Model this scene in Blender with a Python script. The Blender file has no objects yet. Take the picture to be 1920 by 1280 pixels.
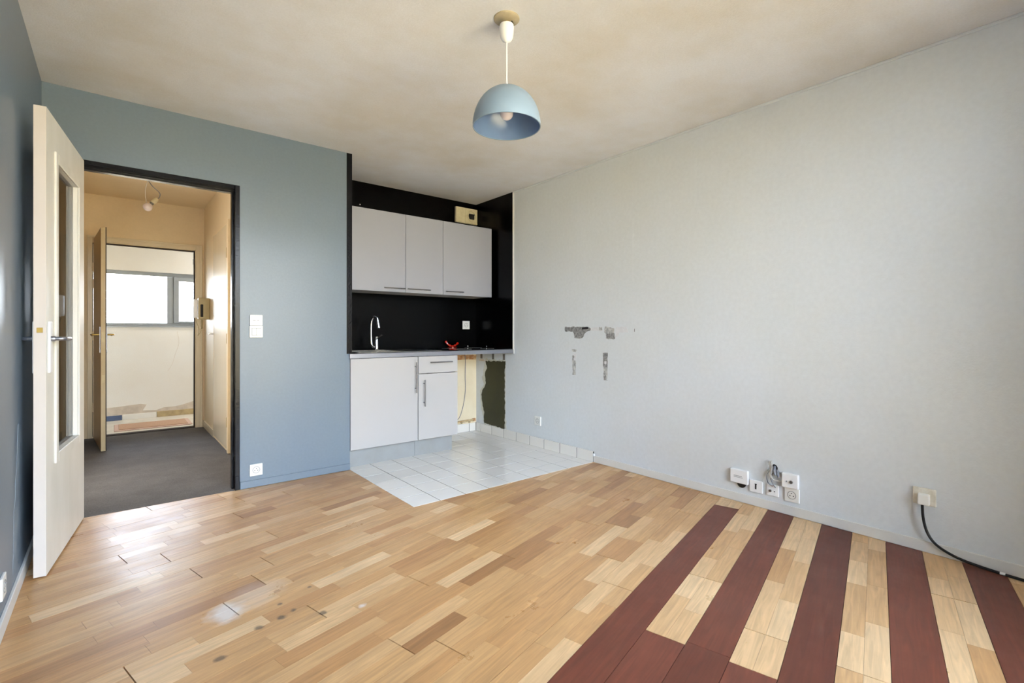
import bpy, bmesh, math, random
from mathutils import Vector, Matrix
random.seed(7)
PI = math.pi
sc = bpy.context.scene
COL = sc.collection

# ---------------------------------------------------------------- camera
cam_d = bpy.data.cameras.new('camera')
cam_d.sensor_width = 36.0
cam_d.lens = 36.0 * 913.4 / 1920.0
cam_d.shift_y = -(640 - 622.64) / 1920.0
cam_d.clip_start = 0.05
cam = bpy.data.objects.new('camera', cam_d)
COL.objects.link(cam)
cam.location = (-3.113, -3.797, 1.087)
cam.rotation_euler = (PI / 2, 0, -0.684)
sc.camera = cam
CAM = Vector(cam.location)

# ---------------------------------------------------------------- world, exposure
sc.view_settings.view_transform = 'Standard'
sc.view_settings.look = 'None'
sc.view_settings.gamma = 1.0
sc.view_settings.use_curve_mapping = False
sc.view_settings.exposure = 0.35
sc.cycles.diffuse_bounces = 8
sc.cycles.max_bounces = 12
sc.cycles.sample_clamp_indirect = 6.0
sc.cycles.blur_glossy = 0.5

W = bpy.data.worlds.new('sky')
sc.world = W
W.use_nodes = True
nt = W.node_tree
nt.nodes.clear()
wo = nt.nodes.new('ShaderNodeOutputWorld')
bg = nt.nodes.new('ShaderNodeBackground')
tc = nt.nodes.new('ShaderNodeTexCoord')
sx = nt.nodes.new('ShaderNodeSeparateXYZ')
rp = nt.nodes.new('ShaderNodeValToRGB')
mr = nt.nodes.new('ShaderNodeMapRange')
mr.inputs[1].default_value = -1.0
mr.inputs[2].default_value = 1.0
e = rp.color_ramp.elements
e[0].position = 0.0; e[0].color = (0.20, 0.17, 0.13, 1)
e[1].position = 1.0; e[1].color = (0.50, 0.68, 1.0, 1)
a = rp.color_ramp.elements.new(0.49); a.color = (0.24, 0.21, 0.16, 1)
a = rp.color_ramp.elements.new(0.505); a.color = (0.86, 0.93, 1.0, 1)
a = rp.color_ramp.elements.new(0.62); a.color = (0.66, 0.80, 1.0, 1)
nt.links.new(tc.outputs['Generated'], sx.inputs[0])
nt.links.new(sx.outputs[2], mr.inputs[0])
nt.links.new(mr.outputs[0], rp.inputs[0])
nt.links.new(rp.outputs[0], bg.inputs[0])
bg.inputs[1].default_value = 20.0
nt.links.new(bg.outputs[0], wo.inputs[0])

sun_d = bpy.data.lights.new('sun', 'SUN')
sun_d.energy = 44.0; sun_d.angle = 0.01; sun_d.color = (1.0, 0.95, 0.86)
sun = bpy.data.objects.new('sun', sun_d); COL.objects.link(sun)
sun.rotation_euler = (math.radians(-50), 0, math.radians(32))   # high, from behind the corridor side: lights the facade opposite

def portal(name, loc, rot, sxx, syy):
    l = bpy.data.lights.new(name, 'AREA')
    l.shape = 'RECTANGLE'; l.size = sxx; l.size_y = syy
    l.cycles.is_portal = True
    o = bpy.data.objects.new(name, l)
    o.location = loc; o.rotation_euler = rot
    COL.objects.link(o)
# daylight openings: the room window behind the camera, the corridor strip window
RW = (-3.25, -0.55, 0.12, 2.42)      # x0 x1 z0 z1 of the rear window
portal('daylight_rear', ((RW[0]+RW[1])/2, -4.36, (RW[2]+RW[3])/2), (PI/2, 0, 0), RW[1]-RW[0], RW[3]-RW[2])
CW = (-5.2, -0.6, 1.17, 1.855)
portal('daylight_corridor', ((CW[0]+CW[1])/2, 4.04, (CW[2]+CW[3])/2), (-PI/2, 0, 0), CW[1]-CW[0], CW[3]-CW[2])

def area_light(name, loc, rot, sx_, sy_, watts, col):
    l = bpy.data.lights.new(name, 'AREA'); l.shape = 'RECTANGLE'; l.size = sx_; l.size_y = sy_
    l.energy = watts; l.color = col
    o = bpy.data.objects.new(name, l); o.location = loc; o.rotation_euler = rot; COL.objects.link(o)
# unseen fill lamps, added to brighten the hall and the corridor
area_light('hall_fill_light', (-3.41, 0.75, 1.1), (0, -PI/2, 0), 1.9, 0.75, 13.0, (1.0, 0.96, 0.90))
area_light('corridor_fill_light', (-1.1, 3.4, 2.47), (0, 0, 0), 1.2, 0.2, 26.0, (1.0, 0.98, 0.95))

# ---------------------------------------------------------------- materials
def lin(c):
    return tuple(((x/255.0)/12.92 if x/255.0 <= 0.04045 else ((x/255.0+0.055)/1.055)**2.4) for x in c)

def pmat(name, rgb, rough=0.6, metal=0.0, var=0.0, vscale=3.0, var_col=None, bump=0.0, bscale=120.0,
         spec=0.5, coat=0.0, coords='Object', stretch=None, fine=0.0, fscale=60.0):
    m = bpy.data.materials.new(name); m.use_nodes = True
    n = m.node_tree.nodes; L = m.node_tree.links
    b = n['Principled BSDF']
    c = lin(rgb)
    b.inputs['Base Color'].default_value = (*c, 1)
    b.inputs['Roughness'].default_value = rough
    b.inputs['Metallic'].default_value = metal
    b.inputs['Specular IOR Level'].default_value = spec
    b.inputs['Coat Weight'].default_value = coat
    t = n.new('ShaderNodeTexCoord')
    mp = n.new('ShaderNodeMapping')
    L.new(t.outputs[coords], mp.inputs[0])
    if stretch: mp.inputs['Scale'].default_value = stretch
    out = None
    if var > 0 or fine > 0:
        no = n.new('ShaderNodeTexNoise'); no.inputs['Scale'].default_value = vscale
        no.inputs['Detail'].default_value = 5; no.inputs['Roughness'].default_value = 0.6
        L.new(mp.outputs[0], no.inputs['Vector'])
        r = n.new('ShaderNodeMapRange'); r.inputs[1].default_value = 0.38; r.inputs[2].default_value = 0.66
        L.new(no.outputs[0], r.inputs[0])
        mx = n.new('ShaderNodeMix'); mx.data_type = 'RGBA'
        mx.inputs[6].default_value = (*c, 1)
        c2 = lin(var_col) if var_col else tuple(x*0.6 for x in c)
        mx.inputs[7].default_value = (*c2, 1)
        mu = n.new('ShaderNodeMath'); mu.operation = 'MULTIPLY'; mu.inputs[1].default_value = var
        L.new(r.outputs[0], mu.inputs[0]); L.new(mu.outputs[0], mx.inputs[0])
        out = mx.outputs[2]
        if fine > 0:
            n2 = n.new('ShaderNodeTexNoise'); n2.inputs['Scale'].default_value = fscale; n2.inputs['Detail'].default_value = 3
            L.new(mp.outputs[0], n2.inputs['Vector'])
            r2 = n.new('ShaderNodeMapRange'); r2.inputs[1].default_value = 0.3; r2.inputs[2].default_value = 0.7
            r2.inputs[3].default_value = 1 - fine; r2.inputs[4].default_value = 1 + fine
            L.new(n2.outputs[0], r2.inputs[0])
            m2 = n.new('ShaderNodeVectorMath'); m2.operation = 'SCALE'
            L.new(out, m2.inputs[0]); L.new(r2.outputs[0], m2.inputs['Scale'])
            out = m2.outputs[0]
        L.new(out, b.inputs['Base Color'])
    if bump > 0:
        nb = n.new('ShaderNodeTexNoise'); nb.inputs['Scale'].default_value = bscale; nb.inputs['Detail'].default_value = 3
        L.new(mp.outputs[0], nb.inputs['Vector'])
        bp = n.new('ShaderNodeBump'); bp.inputs['Strength'].default_value = bump; bp.inputs['Distance'].default_value = 0.002
        L.new(nb.outputs[0], bp.inputs['Height']); L.new(bp.outputs[0], b.inputs['Normal'])
    return m

M = {}
M['blue'] = pmat('blue_paint', (103, 118, 133), 0.34, var=0.35, vscale=1.6, var_col=(112, 124, 132), bump=0.2, bscale=90, fine=0.03)
M['white_wall'] = pmat('aged_white_wall', (210, 216, 222), 0.62, var=0.5, vscale=0.9, var_col=(203, 206, 203), bump=0.3, bscale=110, fine=0.025, fscale=40)
M['ceiling'] = pmat('aged_ceiling', (222, 224, 230), 0.8, var=0.8, vscale=1.1, var_col=(204, 198, 188), bump=0.5, bscale=140, fine=0.03, fscale=90)
M['hall_wall'] = pmat('cream_hall_wall', (226, 209, 176), 0.5, var=0.4, vscale=2, var_col=(215, 194, 158), bump=0.25, bscale=90, fine=0.02)
M['hall_gloss'] = pmat('cream_gloss_paint', (222, 210, 184), 0.25, var=0.3, vscale=3, var_col=(205, 192, 165), bump=0.25, bscale=25, stretch=(1, 1, .25))
M['corridor_wall'] = pmat('cream_render', (230, 228, 222), 0.7, var=0.25, vscale=3, var_col=(224, 214, 198), bump=0.5, bscale=160)
M['scuffed'] = pmat('scuffed_plaster', (214, 202, 186), 0.8, var=0.8, vscale=9, var_col=(184, 172, 158), bump=0.4)
M['black_paint'] = pmat('black_paint', (2, 2, 2), 0.25, var=0.5, vscale=8, var_col=(4, 4, 5), bump=0.15, bscale=70, spec=0.12)
M['black_frame'] = pmat('black_gloss_frame', (5, 6, 10), 0.22, var=0.4, vscale=14, var_col=(20, 20, 28), bump=0.5, bscale=60, spec=0.25)
M['door_white'] = pmat('off_white_door_paint', (226, 224, 217), 0.45, var=0.5, vscale=5, var_col=(205, 203, 192), bump=0.3, bscale=40, stretch=(1, 1, .3))
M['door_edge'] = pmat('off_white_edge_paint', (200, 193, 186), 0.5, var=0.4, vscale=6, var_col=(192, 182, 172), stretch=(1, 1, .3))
M['base_white'] = pmat('white_baseboard', (216, 216, 214), 0.4, var=0.3, vscale=6, var_col=(196, 194, 186))
M['lam_white'] = pmat('white_laminate', (172, 171, 171), 0.38, var=0.05, vscale=2)
M['lam_grey'] = pmat('pale_grey_laminate', (152, 155, 165), 0.4, var=0.05, vscale=2)
M['carcass'] = pmat('carcass_white', (196, 196, 196), 0.5, var=0.1, vscale=2)
M['kick'] = pmat('grey_plinth_board', (140, 142, 142), 0.4, var=0.2, vscale=6, var_col=(165, 172, 178))
M['alu'] = pmat('brushed_aluminium', (150, 153, 162), 0.35, metal=0.85, var=0.3, vscale=8, var_col=(128, 130, 138), stretch=(.1, 1, 1))
M['steel'] = pmat('stainless_steel', (196, 196, 192), 0.22, metal=1.0, var=0.15, vscale=20)
M['chrome'] = pmat('chrome', (225, 226, 230), 0.07, metal=1.0, var=0.05, vscale=20)
M['dark_steel'] = pmat('satin_handle', (128, 126, 126), 0.35, metal=0.8, var=0.1, vscale=30)
M['worktop'] = pmat('dark_worktop', (40, 40, 42), 0.4, var=0.3, vscale=60, var_col=(70, 70, 72))
M['glass_black'] = pmat('black_ceramic_glass', (6, 6, 7), 0.06, var=0.1, vscale=4, coat=0.3)
M['tile'] = pmat('glazed_white_tile', (226, 223, 217), 0.16, var=0.35, vscale=3, var_col=(216, 212, 204), bump=0.12, bscale=14)
M['grout'] = pmat('grey_grout', (84, 82, 76), 0.95, var=0.5, vscale=14, var_col=(60, 58, 54), spec=0.1)
M['plastic'] = pmat('white_plastic', (228, 228, 224), 0.35, var=0.1, vscale=20, var_col=(214, 213, 204))
M['plastic_old'] = pmat('yellowed_plastic', (208, 200, 170), 0.4, var=0.4, vscale=25, var_col=(180, 168, 130))
M['plastic_white'] = pmat('bright_white_plastic', (236, 237, 238), 0.3, var=0.05, vscale=20)
M['beige'] = pmat('beige_plastic', (176, 162, 124), 0.45, var=0.3, vscale=12, var_col=(146, 130, 92))
M['dark'] = pmat('dark_cavity', (22, 20, 20), 0.7, var=0.2, vscale=30)
M['grey_mark'] = pmat('grey_line', (150, 150, 148), 0.5, var=0.2, vscale=30)
M['rubber'] = pmat('black_rubber_cable', (16, 16, 18), 0.4, var=0.2, vscale=30)
M['wire_white'] = pmat('white_wire', (205, 203, 198), 0.45, var=0.2, vscale=40, var_col=(170, 165, 155))
M['wire_grey'] = pmat('grey_wire', (120, 122, 130), 0.45, var=0.2, vscale=40)
M['brass'] = pmat('brass', (170, 145, 80), 0.35, metal=0.7, var=0.3, vscale=40)
M['shade_out'] = pmat('blue_grey_lampshade', (122, 142, 160), 0.42, var=0.1, vscale=8)
M['shade_in'] = pmat('blue_lampshade_lining', (104, 128, 166), 0.22, var=0.1, vscale=8)
M['bulb'] = pmat('opal_bulb_glass', (218, 208, 212), 0.25, var=0.05, vscale=8)
M['rose'] = pmat('yellowed_ceiling_plate', (176, 164, 138), 0.5, var=0.4, vscale=30, var_col=(150, 140, 110))
M['green'] = pmat('bare_dark_green_wall', (50, 50, 18), 0.55, var=0.6, vscale=7, var_col=(40, 38, 22), bump=0.5, bscale=50)
M['plaster'] = pmat('torn_plaster_edge', (205, 206, 198), 0.8, var=0.5, vscale=18, var_col=(170, 172, 160))
M['residue'] = pmat('grey_adhesive_residue', (140, 141, 143), 0.7, var=1.0, vscale=42, var_col=(205, 206, 203))
M['residue_dark'] = pmat('dark_adhesive_residue', (106, 107, 108), 0.7, var=1.0, vscale=55, var_col=(160, 160, 160))
M['filler'] = pmat('white_filler', (214, 215, 218), 0.7, var=0.4, vscale=30, var_col=(190, 192, 196))
M['lowcream'] = pmat('bare_cream_wall', (224, 212, 184), 0.65, var=0.5, vscale=5, var_col=(212, 196, 164), bump=0.3, bscale=60)
M['brick'] = pmat('rough_exposed_masonry', (170, 118, 78), 0.9, var=0.9, vscale=38, var_col=(206, 178, 140), bump=0.6, bscale=80)
M['pipe'] = pmat('painted_pipe', (206, 190, 150), 0.5, var=0.8, vscale=20, var_col=(150, 112, 66))
M['red'] = pmat('shiny_red_lacquer', (190, 34, 16), 0.15, var=0.6, vscale=50, var_col=(120, 8, 6), coat=0.4)
M['carpet'] = pmat('grey_carpet', (98, 95, 93), 0.95, var=0.6, vscale=5, var_col=(80, 77, 75), bump=1.0, bscale=260, fine=0.25, fscale=190)
M['stone'] = pmat('pale_corridor_floor', (214, 208, 196), 0.4, var=0.6, vscale=9, var_col=(188, 180, 164))
M['mat'] = pmat('coir_doormat', (186, 152, 126), 0.95, var=0.5, vscale=60, var_col=(160, 122, 98), bump=0.8, bscale=300)
M['mat_edge'] = pmat('pink_mat_border', (205, 175, 160), 0.9, var=0.2, vscale=60)
M['wood_edge'] = pmat('raw_wood_edge', (172, 158, 128), 0.6, var=0.7, vscale=12, var_col=(158, 138, 92), stretch=(1, 1, .2))
M['door_brown'] = pmat('beige_varnished_door', (150, 128, 98), 0.35, var=0.4, vscale=5, var_col=(138, 112, 82), stretch=(1, 1, .2))
M['win_grey'] = pmat('grey_window_frame', (150, 156, 160), 0.4, var=0.2, vscale=8, var_col=(136, 142, 148))
M['blue_tile'] = pmat('dark_blue_tile', (62, 82, 118), 0.4, var=0.3, vscale=12)
M['ochre'] = pmat('ochre_stone_strip', (186, 166, 124), 0.7, var=0.7, vscale=12, var_col=(140, 124, 92))
M['facade'] = pmat('beige_facade', (190, 174, 140), 0.8, var=0.3, vscale=.5)
M['ground'] = pmat('paved_ground', (196, 190, 178), 0.9, var=0.3, vscale=.3)
M['subfloor'] = pmat('dark_subfloor', (52, 38, 26), 0.9, var=0.3, vscale=10)
M['seal'] = pmat('dark_door_seal', (40, 30, 26), 0.7, var=0.3, vscale=30)

M['smear'] = pmat('pale_blue_filler_smear', (128, 142, 154), 0.4, var=1.0, vscale=9, var_col=(103, 118, 133))

def glass_mat(name, tint=(1, 1, 1), ior=1.5):
    m = bpy.data.materials.new(name); m.use_nodes = True
    n = m.node_tree.nodes; L = m.node_tree.links
    n.remove(n['Principled BSDF'])
    tr = n.new('ShaderNodeBsdfTransparent'); tr.inputs[0].default_value = (*tint, 1)
    gl = n.new('ShaderNodeBsdfGlossy'); gl.inputs['Roughness'].default_value = 0.02
    no = n.new('ShaderNodeTexNoise'); no.inputs['Scale'].default_value = 3
    bp = n.new('ShaderNodeBump'); bp.inputs['Strength'].default_value = 0.02
    L.new(no.outputs[0], bp.inputs['Height']); L.new(bp.outputs[0], gl.inputs['Normal'])
    fr = n.new('ShaderNodeFresnel'); fr.inputs[0].default_value = ior
    mx = n.new('ShaderNodeMixShader')
    L.new(fr.outputs[0], mx.inputs[0]); L.new(tr.outputs[0], mx.inputs[1]); L.new(gl.outputs[0], mx.inputs[2])
    L.new(mx.outputs[0], n['Material Output'].inputs[0])
    return m
M['pane'] = glass_mat('clear_window_glass')

def plank_mat(name, ramp, rough_lo, rough_hi, grain, smudge=False):
    m = bpy.data.materials.new(name); m.use_nodes = True
    n = m.node_tree.nodes; L = m.node_tree.links
    b = n['Principled BSDF']
    t = n.new('ShaderNodeTexCoord')
    at = n.new('ShaderNodeAttribute'); at.attribute_name = 'tone'
    mp = n.new('ShaderNodeMapping'); mp.vector_type = 'POINT'
    mp.inputs['Rotation'].default_value = (0, 0, -math.radians(14))
    L.new(t.outputs['Object'], mp.inputs[0])
    # push every plank to its own piece of grain
    sc_ = n.new('ShaderNodeMath'); sc_.operation = 'MULTIPLY'; sc_.inputs[1].default_value = 61.0
    L.new(at.outputs['Fac'], sc_.inputs[0])
    cb = n.new('ShaderNodeCombineXYZ'); L.new(sc_.outputs[0], cb.inputs[0]); L.new(sc_.outputs[0], cb.inputs[2])
    ad = n.new('ShaderNodeVectorMath'); ad.operation = 'ADD'
    L.new(mp.outputs[0], ad.inputs[0]); L.new(cb.outputs[0], ad.inputs[1])
    st = n.new('ShaderNodeVectorMath'); st.operation = 'MULTIPLY'; st.inputs[1].default_value = (1.6, 22, 1)
    L.new(ad.outputs[0], st.inputs[0])
    g = n.new('ShaderNodeTexNoise'); g.inputs['Scale'].default_value = 2.2; g.inputs['Detail'].default_value = 6
    g.inputs['Distortion'].default_value = 1.4
    L.new(st.outputs[0], g.inputs['Vector'])
    rp = n.new('ShaderNodeValToRGB')
    els = rp.color_ramp.elements
    els[0].position = 0; els[0].color = (*lin(ramp[0]), 1)
    els[1].position = 1; els[1].color = (*lin(ramp[-1]), 1)
    for i, c in enumerate(ramp[1:-1]):
        x = els.new((i+1)/(len(ramp)-1)); x.color = (*lin(c), 1)
    L.new(at.outputs['Fac'], rp.inputs[0])
    gr = n.new('ShaderNodeMapRange'); gr.inputs[1].default_value = 0.3; gr.inputs[2].default_value = 0.72
    gr.inputs[3].default_value = 1 - grain; gr.inputs[4].default_value = 1 + grain*0.6
    L.new(g.outputs[0], gr.inputs[0])
    v = n.new('ShaderNodeVectorMath'); v.operation = 'SCALE'
    L.new(rp.outputs[0], v.inputs[0]); L.new(gr.outputs[0], v.inputs['Scale'])
    col = v.outputs[0]
    # broad wear: greyed, scuffed varnish patches
    w = n.new('ShaderNodeTexNoise'); w.inputs['Scale'].default_value = 2.3; w.inputs['Detail'].default_value = 10; w.inputs['Roughness'].default_value = 0.72
    L.new(t.outputs['Object'], w.inputs['Vector'])
    wr = n.new('ShaderNodeMapRange'); wr.inputs[1].default_value = 0.42; wr.inputs[2].default_value = 0.85; wr.inputs[4].default_value = 0.35
    L.new(w.outputs[0], wr.inputs[0])
    mx = n.new('ShaderNodeMix'); mx.data_type = 'RGBA'
    mx.inputs[7].default_value = (*lin((160, 128, 92) if smudge else (92, 50, 38)), 1)
    L.new(wr.outputs[0], mx.inputs[0]); L.new(col, mx.inputs[6])
    col = mx.outputs[2]
    if smudge:
        def spot(cx, cy, r, colr, amt, ns, col, thr=0.1):
            d = n.new('ShaderNodeVectorMath'); d.operation = 'DISTANCE'; d.inputs[1].default_value = (cx, cy, 0)
            no = n.new('ShaderNodeTexNoise'); no.inputs['Scale'].default_value = ns; no.inputs['Detail'].default_value = 5
            L.new(t.outputs['Object'], no.inputs['Vector'])
            L.new(t.outputs['Object'], d.inputs[0])
            s = n.new('ShaderNodeMath'); s.operation = 'MULTIPLY_ADD'; s.inputs[1].default_value = r*1.5; s.inputs[2].default_value = -r*0.75
            L.new(no.outputs[0], s.inputs[0])
            q = n.new('ShaderNodeMath'); q.operation = 'ADD'
            L.new(d.outputs['Value'], q.inputs[0]); L.new(s.outputs[0], q.inputs[1])
            k = n.new('ShaderNodeMapRange'); k.inputs[1].default_value = r; k.inputs[2].default_value = r*(1-thr*4)
            k.inputs[4].default_value = amt
            L.new(q.outputs[0], k.inputs[0])
            x = n.new('ShaderNodeMix'); x.data_type = 'RGBA'; x.inputs[7].default_value = (*lin(colr), 1)
            L.new(k.outputs[0], x.inputs[0]); L.new(col, x.inputs[6])
            return x.outputs[2]
        col = spot(-2.775, -1.63, 0.085, (214, 208, 202), 0.8, 16, col, .16)
        col = spot(-2.66, -1.56, 0.13, (205, 196, 190), 0.3, 7, col, .2)
        col = spot(-2.35, -1.92, 0.018, (220, 216, 214), 0.7, 40, col, .2)
        for (x, y, r) in SPOTS:
            col = spot(x, y, r, (70, 58, 48), 0.75, 30, col, .15)
    L.new(col, b.inputs['Base Color'])
    rr = n.new('ShaderNodeMapRange'); rr.inputs[1].default_value = 0.35; rr.inputs[2].default_value = 0.7
    rr.inputs[3].default_value = rough_lo; rr.inputs[4].default_value = rough_hi
    L.new(w.outputs[0], rr.inputs[0]); L.new(rr.outputs[0], b.inputs['Roughness'])
    bp = n.new('ShaderNodeBump'); bp.inputs['Strength'].default_value = 0.12; bp.inputs['Distance'].default_value = 0.002
    L.new(g.outputs[0], bp.inputs['Height']); L.new(bp.outputs[0], b.inputs['Normal'])
    b.inputs['Specular IOR Level'].default_value = 0.55
    return m
SPOTS = [(-2.84, -1.925, .022), (-2.70, -1.82, .018), (-2.62, -1.80, .022), (-2.57, -1.78, .016), (-2.49, -1.87, .018), (-2.93, -2.03, .02), (-2.60, -1.70, .012), (-2.47, -1.64, .012)]
M['plank'] = plank_mat('oak_parquet', [(130, 88, 54), (166, 120, 76), (182, 136, 88), (192, 149, 99), (202, 162, 114), (218, 184, 140)], 0.27, 0.46, 0.22, True)
M['dark_plank'] = plank_mat('mahogany_toned_board', [(94, 44, 28), (104, 51, 34), (114, 58, 40)], 0.38, 0.56, 0.24)

# ---------------------------------------------------------------- mesh helpers
class MB:
    """collects shapes into one mesh; coordinates are world ones, origin is subtracted on build"""
    def __init__(self, o=(0, 0, 0)):
        self.bm = bmesh.new(); self.o = Vector(o)
    def box(self, x0, x1, y0, y1, z0, z1, bev=0.0, seg=1):
        r = bmesh.ops.create_cube(self.bm, size=1.0)
        vs = r['verts']
        for v in vs:
            v.co = Vector(((x0+x1)/2 + v.co.x*(x1-x0), (y0+y1)/2 + v.co.y*(y1-y0), (z0+z1)/2 + v.co.z*(z1-z0)))
        if bev > 0:
            ed = list({e for v in vs for e in v.link_edges})
            bmesh.ops.bevel(self.bm, geom=ed, offset=bev, segments=seg, profile=0.5, affect='EDGES')
        return self
    def prism(self, pts, h, axis='z', base=0.0):
        """pts: 2D outline; axis z -> (x,y), axis x -> (y,z), axis y -> (x,z)"""
        def mk(p, t):
            if axis == 'z': return Vector((p[0], p[1], t))
            if axis == 'x': return Vector((t, p[0], p[1]))
            return Vector((p[0], t, p[1]))
        a_ = [self.bm.verts.new(mk(p, base)) for p in pts]
        b_ = [self.bm.verts.new(mk(p, base+h)) for p in pts]
        n = len(pts)
        self.bm.faces.new(a_[::-1]); self.bm.faces.new(b_)
        for i in range(n):
            self.bm.faces.new((a_[i], a_[(i+1) % n], b_[(i+1) % n], b_[i]))
        return self
    def lathe(self, prof, c, axis='z', seg=32, cap=True):
        """prof: (radius, t) along axis from c"""
        rings = []
        for r, t in prof:
            ring = []
            for i in range(seg):
                an = 2*PI*i/seg; ca, sa = r*math.cos(an), r*math.sin(an)
                if axis == 'z': p = Vector((ca, sa, t))
                elif axis == 'x': p = Vector((t, ca, sa))
                else: p = Vector((ca, t, sa))
                ring.append(self.bm.verts.new(Vector(c)+p))
            rings.append(ring)
        for k in range(len(rings)-1):
            for i in range(seg):
                j = (i+1) % seg
                self.bm.faces.new((rings[k][i], rings[k][j], rings[k+1][j], rings[k+1][i]))
        if not cap:
            for i in range(seg):
                j = (i+1) % seg
                self.bm.faces.new((rings[-1][i], rings[-1][j], rings[0][j], rings[0][i]))
        for ring in (rings[0], rings[-1]) if cap else ():
            if prof[0 if ring is rings[0] else -1][0] > 1e-4: self.bm.faces.new(ring)
        return self
    def tube(self, pts, r, seg=10, smooth=4):
        P_ = [Vector(p) for p in pts]
        if smooth > 1 and len(P_) > 2:
            Q = []
            for i in range(len(P_)-1):
                p0 = P_[max(i-1, 0)]; p1 = P_[i]; p2 = P_[i+1]; p3 = P_[min(i+2, len(P_)-1)]
                for k in range(smooth):
                    t = k/smooth
                    Q.append(0.5*((2*p1) + (p2-p0)*t + (2*p0-5*p1+4*p2-p3)*t*t + (3*p1-p0-3*p2+p3)*t*t*t))
            Q.append(P_[-1]); P_ = Q
        rings = []
        up = Vector((0, 0, 1))
        d0 = (P_[1]-P_[0]).normalized()
        nrm = d0.orthogonal().normalized()
        for i, p in enumerate(P_):
            d = (P_[min(i+1, len(P_)-1)] - P_[max(i-1, 0)]).normalized()
            nrm = (nrm - d*nrm.dot(d)).normalized(); bn = d.cross(nrm)
            rr = r[min(i, len(r)-1)] if isinstance(r, (list, tuple)) else r
            rings.append([self.bm.verts.new(p + nrm*rr*math.cos(2*PI*k/seg) + bn*rr*math.sin(2*PI*k/seg)) for k in range(seg)])
        for k in range(len(rings)-1):
            for i in range(seg):
                j = (i+1) % seg
                self.bm.faces.new((rings[k][i], rings[k][j], rings[k+1][j], rings[k+1][i]))
        self.bm.faces.new(rings[0][::-1]); self.bm.faces.new(rings[-1])
        return self
    def ball(self, c, r, s=(1, 1, 1), seg=20):
        res = bmesh.ops.create_uvsphere(self.bm, u_segments=seg, v_segments=seg//2, radius=r)
        for v in res['verts']:
            v.co = Vector(c) + Vector((v.co.x*s[0], v.co.y*s[1], v.co.z*s[2]))
        return self
    def build(self, name, mat, parent=None, smooth=False, label=None, kind=None, loc=None):
        bmesh.ops.recalc_face_normals(self.bm, faces=self.bm.faces[:])
        if self.o.length > 0:
            bmesh.ops.translate(self.bm, verts=self.bm.verts[:], vec=-self.o)
        me = bpy.data.meshes.new(name); self.bm.to_mesh(me); self.bm.free()
        mats = mat if isinstance(mat, (list, tuple)) else [mat]
        for q in mats: me.materials.append(q)
        if smooth:
            for p in me.polygons: p.use_smooth = True
            try: me.set_sharp_from_angle(angle=math.radians(40))
            except Exception: pass
        o = bpy.data.objects.new(name, me); COL.objects.link(o)
        if parent is not None: o.parent = parent
        if loc is not None: o.location = loc
        if label: o['label'] = label
        if kind: o['kind'] = kind
        return o

def struct(name, mb, mat, label=None, **k):
    o = mb.build(name, mat, **k)
    o['kind'] = 'structure'
    if label: o['label'] = label
    o['category'] = name.split('_')[0]
    return o

def thing(name, label, cat, loc, group=None, rotz=0.0):
    o = bpy.data.objects.new(name, None); COL.objects.link(o)
    o.empty_display_size = 0.1
    o.location = loc; o.rotation_euler = (0, 0, rotz)
    o['label'] = label; o['category'] = cat
    if group: o['group'] = group
    return o

def tag(o, label, cat, group=None):
    o['label'] = label; o['category'] = cat
    if group: o['group'] = group
    return o

H = 2.5
XL, YR = -3.433, -4.3          # left wall, rear wall
XA = -1.672                    # left side of the kitchen alcove
YA = 0.651                     # alcove back wall
JX0, JX1 = -3.30, -2.475       # living-room doorway
XH = -2.316                    # hall right wall
YH = 2.776                     # hall back wall
YT = -1.062                    # front edge of the tiles

# ---------------------------------------------------------------- structure
T = 0.12
struct('ceiling', MB().box(XL-T, T, YR-T, YA+T, H, H+0.15), M['ceiling'], 'stained off-white ceiling of the living room')
struct('ceiling_hall', MB().box(XL-T, XA-0.001, YA+T, YH+0.16, H, H+0.15), M['hall_wall'], 'cream ceiling of the entrance hall')
wl = struct('wall_left', MB().box(XL-T, XL, YR-T, YH+0.16, -0.1, H), M['blue'], 'blue painted left wall')
wr = struct('wall_right', MB().box(0, T, YR-T, YA+T, -0.1, H), M['white_wall'], 'aged white right wall')
# blue wall with the doorway (outline as prisms, thin partition 7 cm)
fw = MB()
fw.box(XL, JX0-0.012, 0, 0.075, -0.1, H)
fw.box(JX0-0.012, JX1+0.012, 0, 0.075, 2.078, H)
fw.box(JX1+0.012, XA, 0, 0.075, -0.1, H)
struct('wall_front', fw, M['blue'], 'blue painted wall with the doorway')
struct('wall_alcove_left', MB().box(XA-0.075, XA, 0.075, YA+T, -0.1, H), M['hall_wall'], 'side wall of the kitchen alcove')
wb = struct('wall_alcove_back', MB().box(XA, 0, YA, YA+T, -0.1, H), M['lowcream'], 'back wall of the kitchen alcove, cream below the worktop')
struct('wall_hall_front', MB().box(XL, JX0-0.012, 0.0755, 0.08, 0, H).box(JX1+0.012, XH, 0.0755, 0.08, 0, H), M['hall_wall'])
struct('wall_hall_right', MB().box(XH, XA-0.08, 0.08, YH+0.16, -0.1, H), M['hall_wall'], 'cream right wall of the entrance hall')
hl = struct('wall_hall_left', MB().box(XL, XL+0.006, 0.081, YH, 0, H), M['hall_wall'])
# hall back wall with front door opening
FX0, FX1, FZ = -3.285, -2.404, 2.012
hb = MB()
hb.box(XL, FX0, YH, YH+0.16, -0.1, H).box(FX0, FX1, YH, YH+0.16, FZ, H).box(FX1, XH, YH, YH+0.16, -0.1, H)
struct('wall_hall_back', hb, M['hall_wall'], 'cream end wall of the hall with the entrance door opening')
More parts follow.
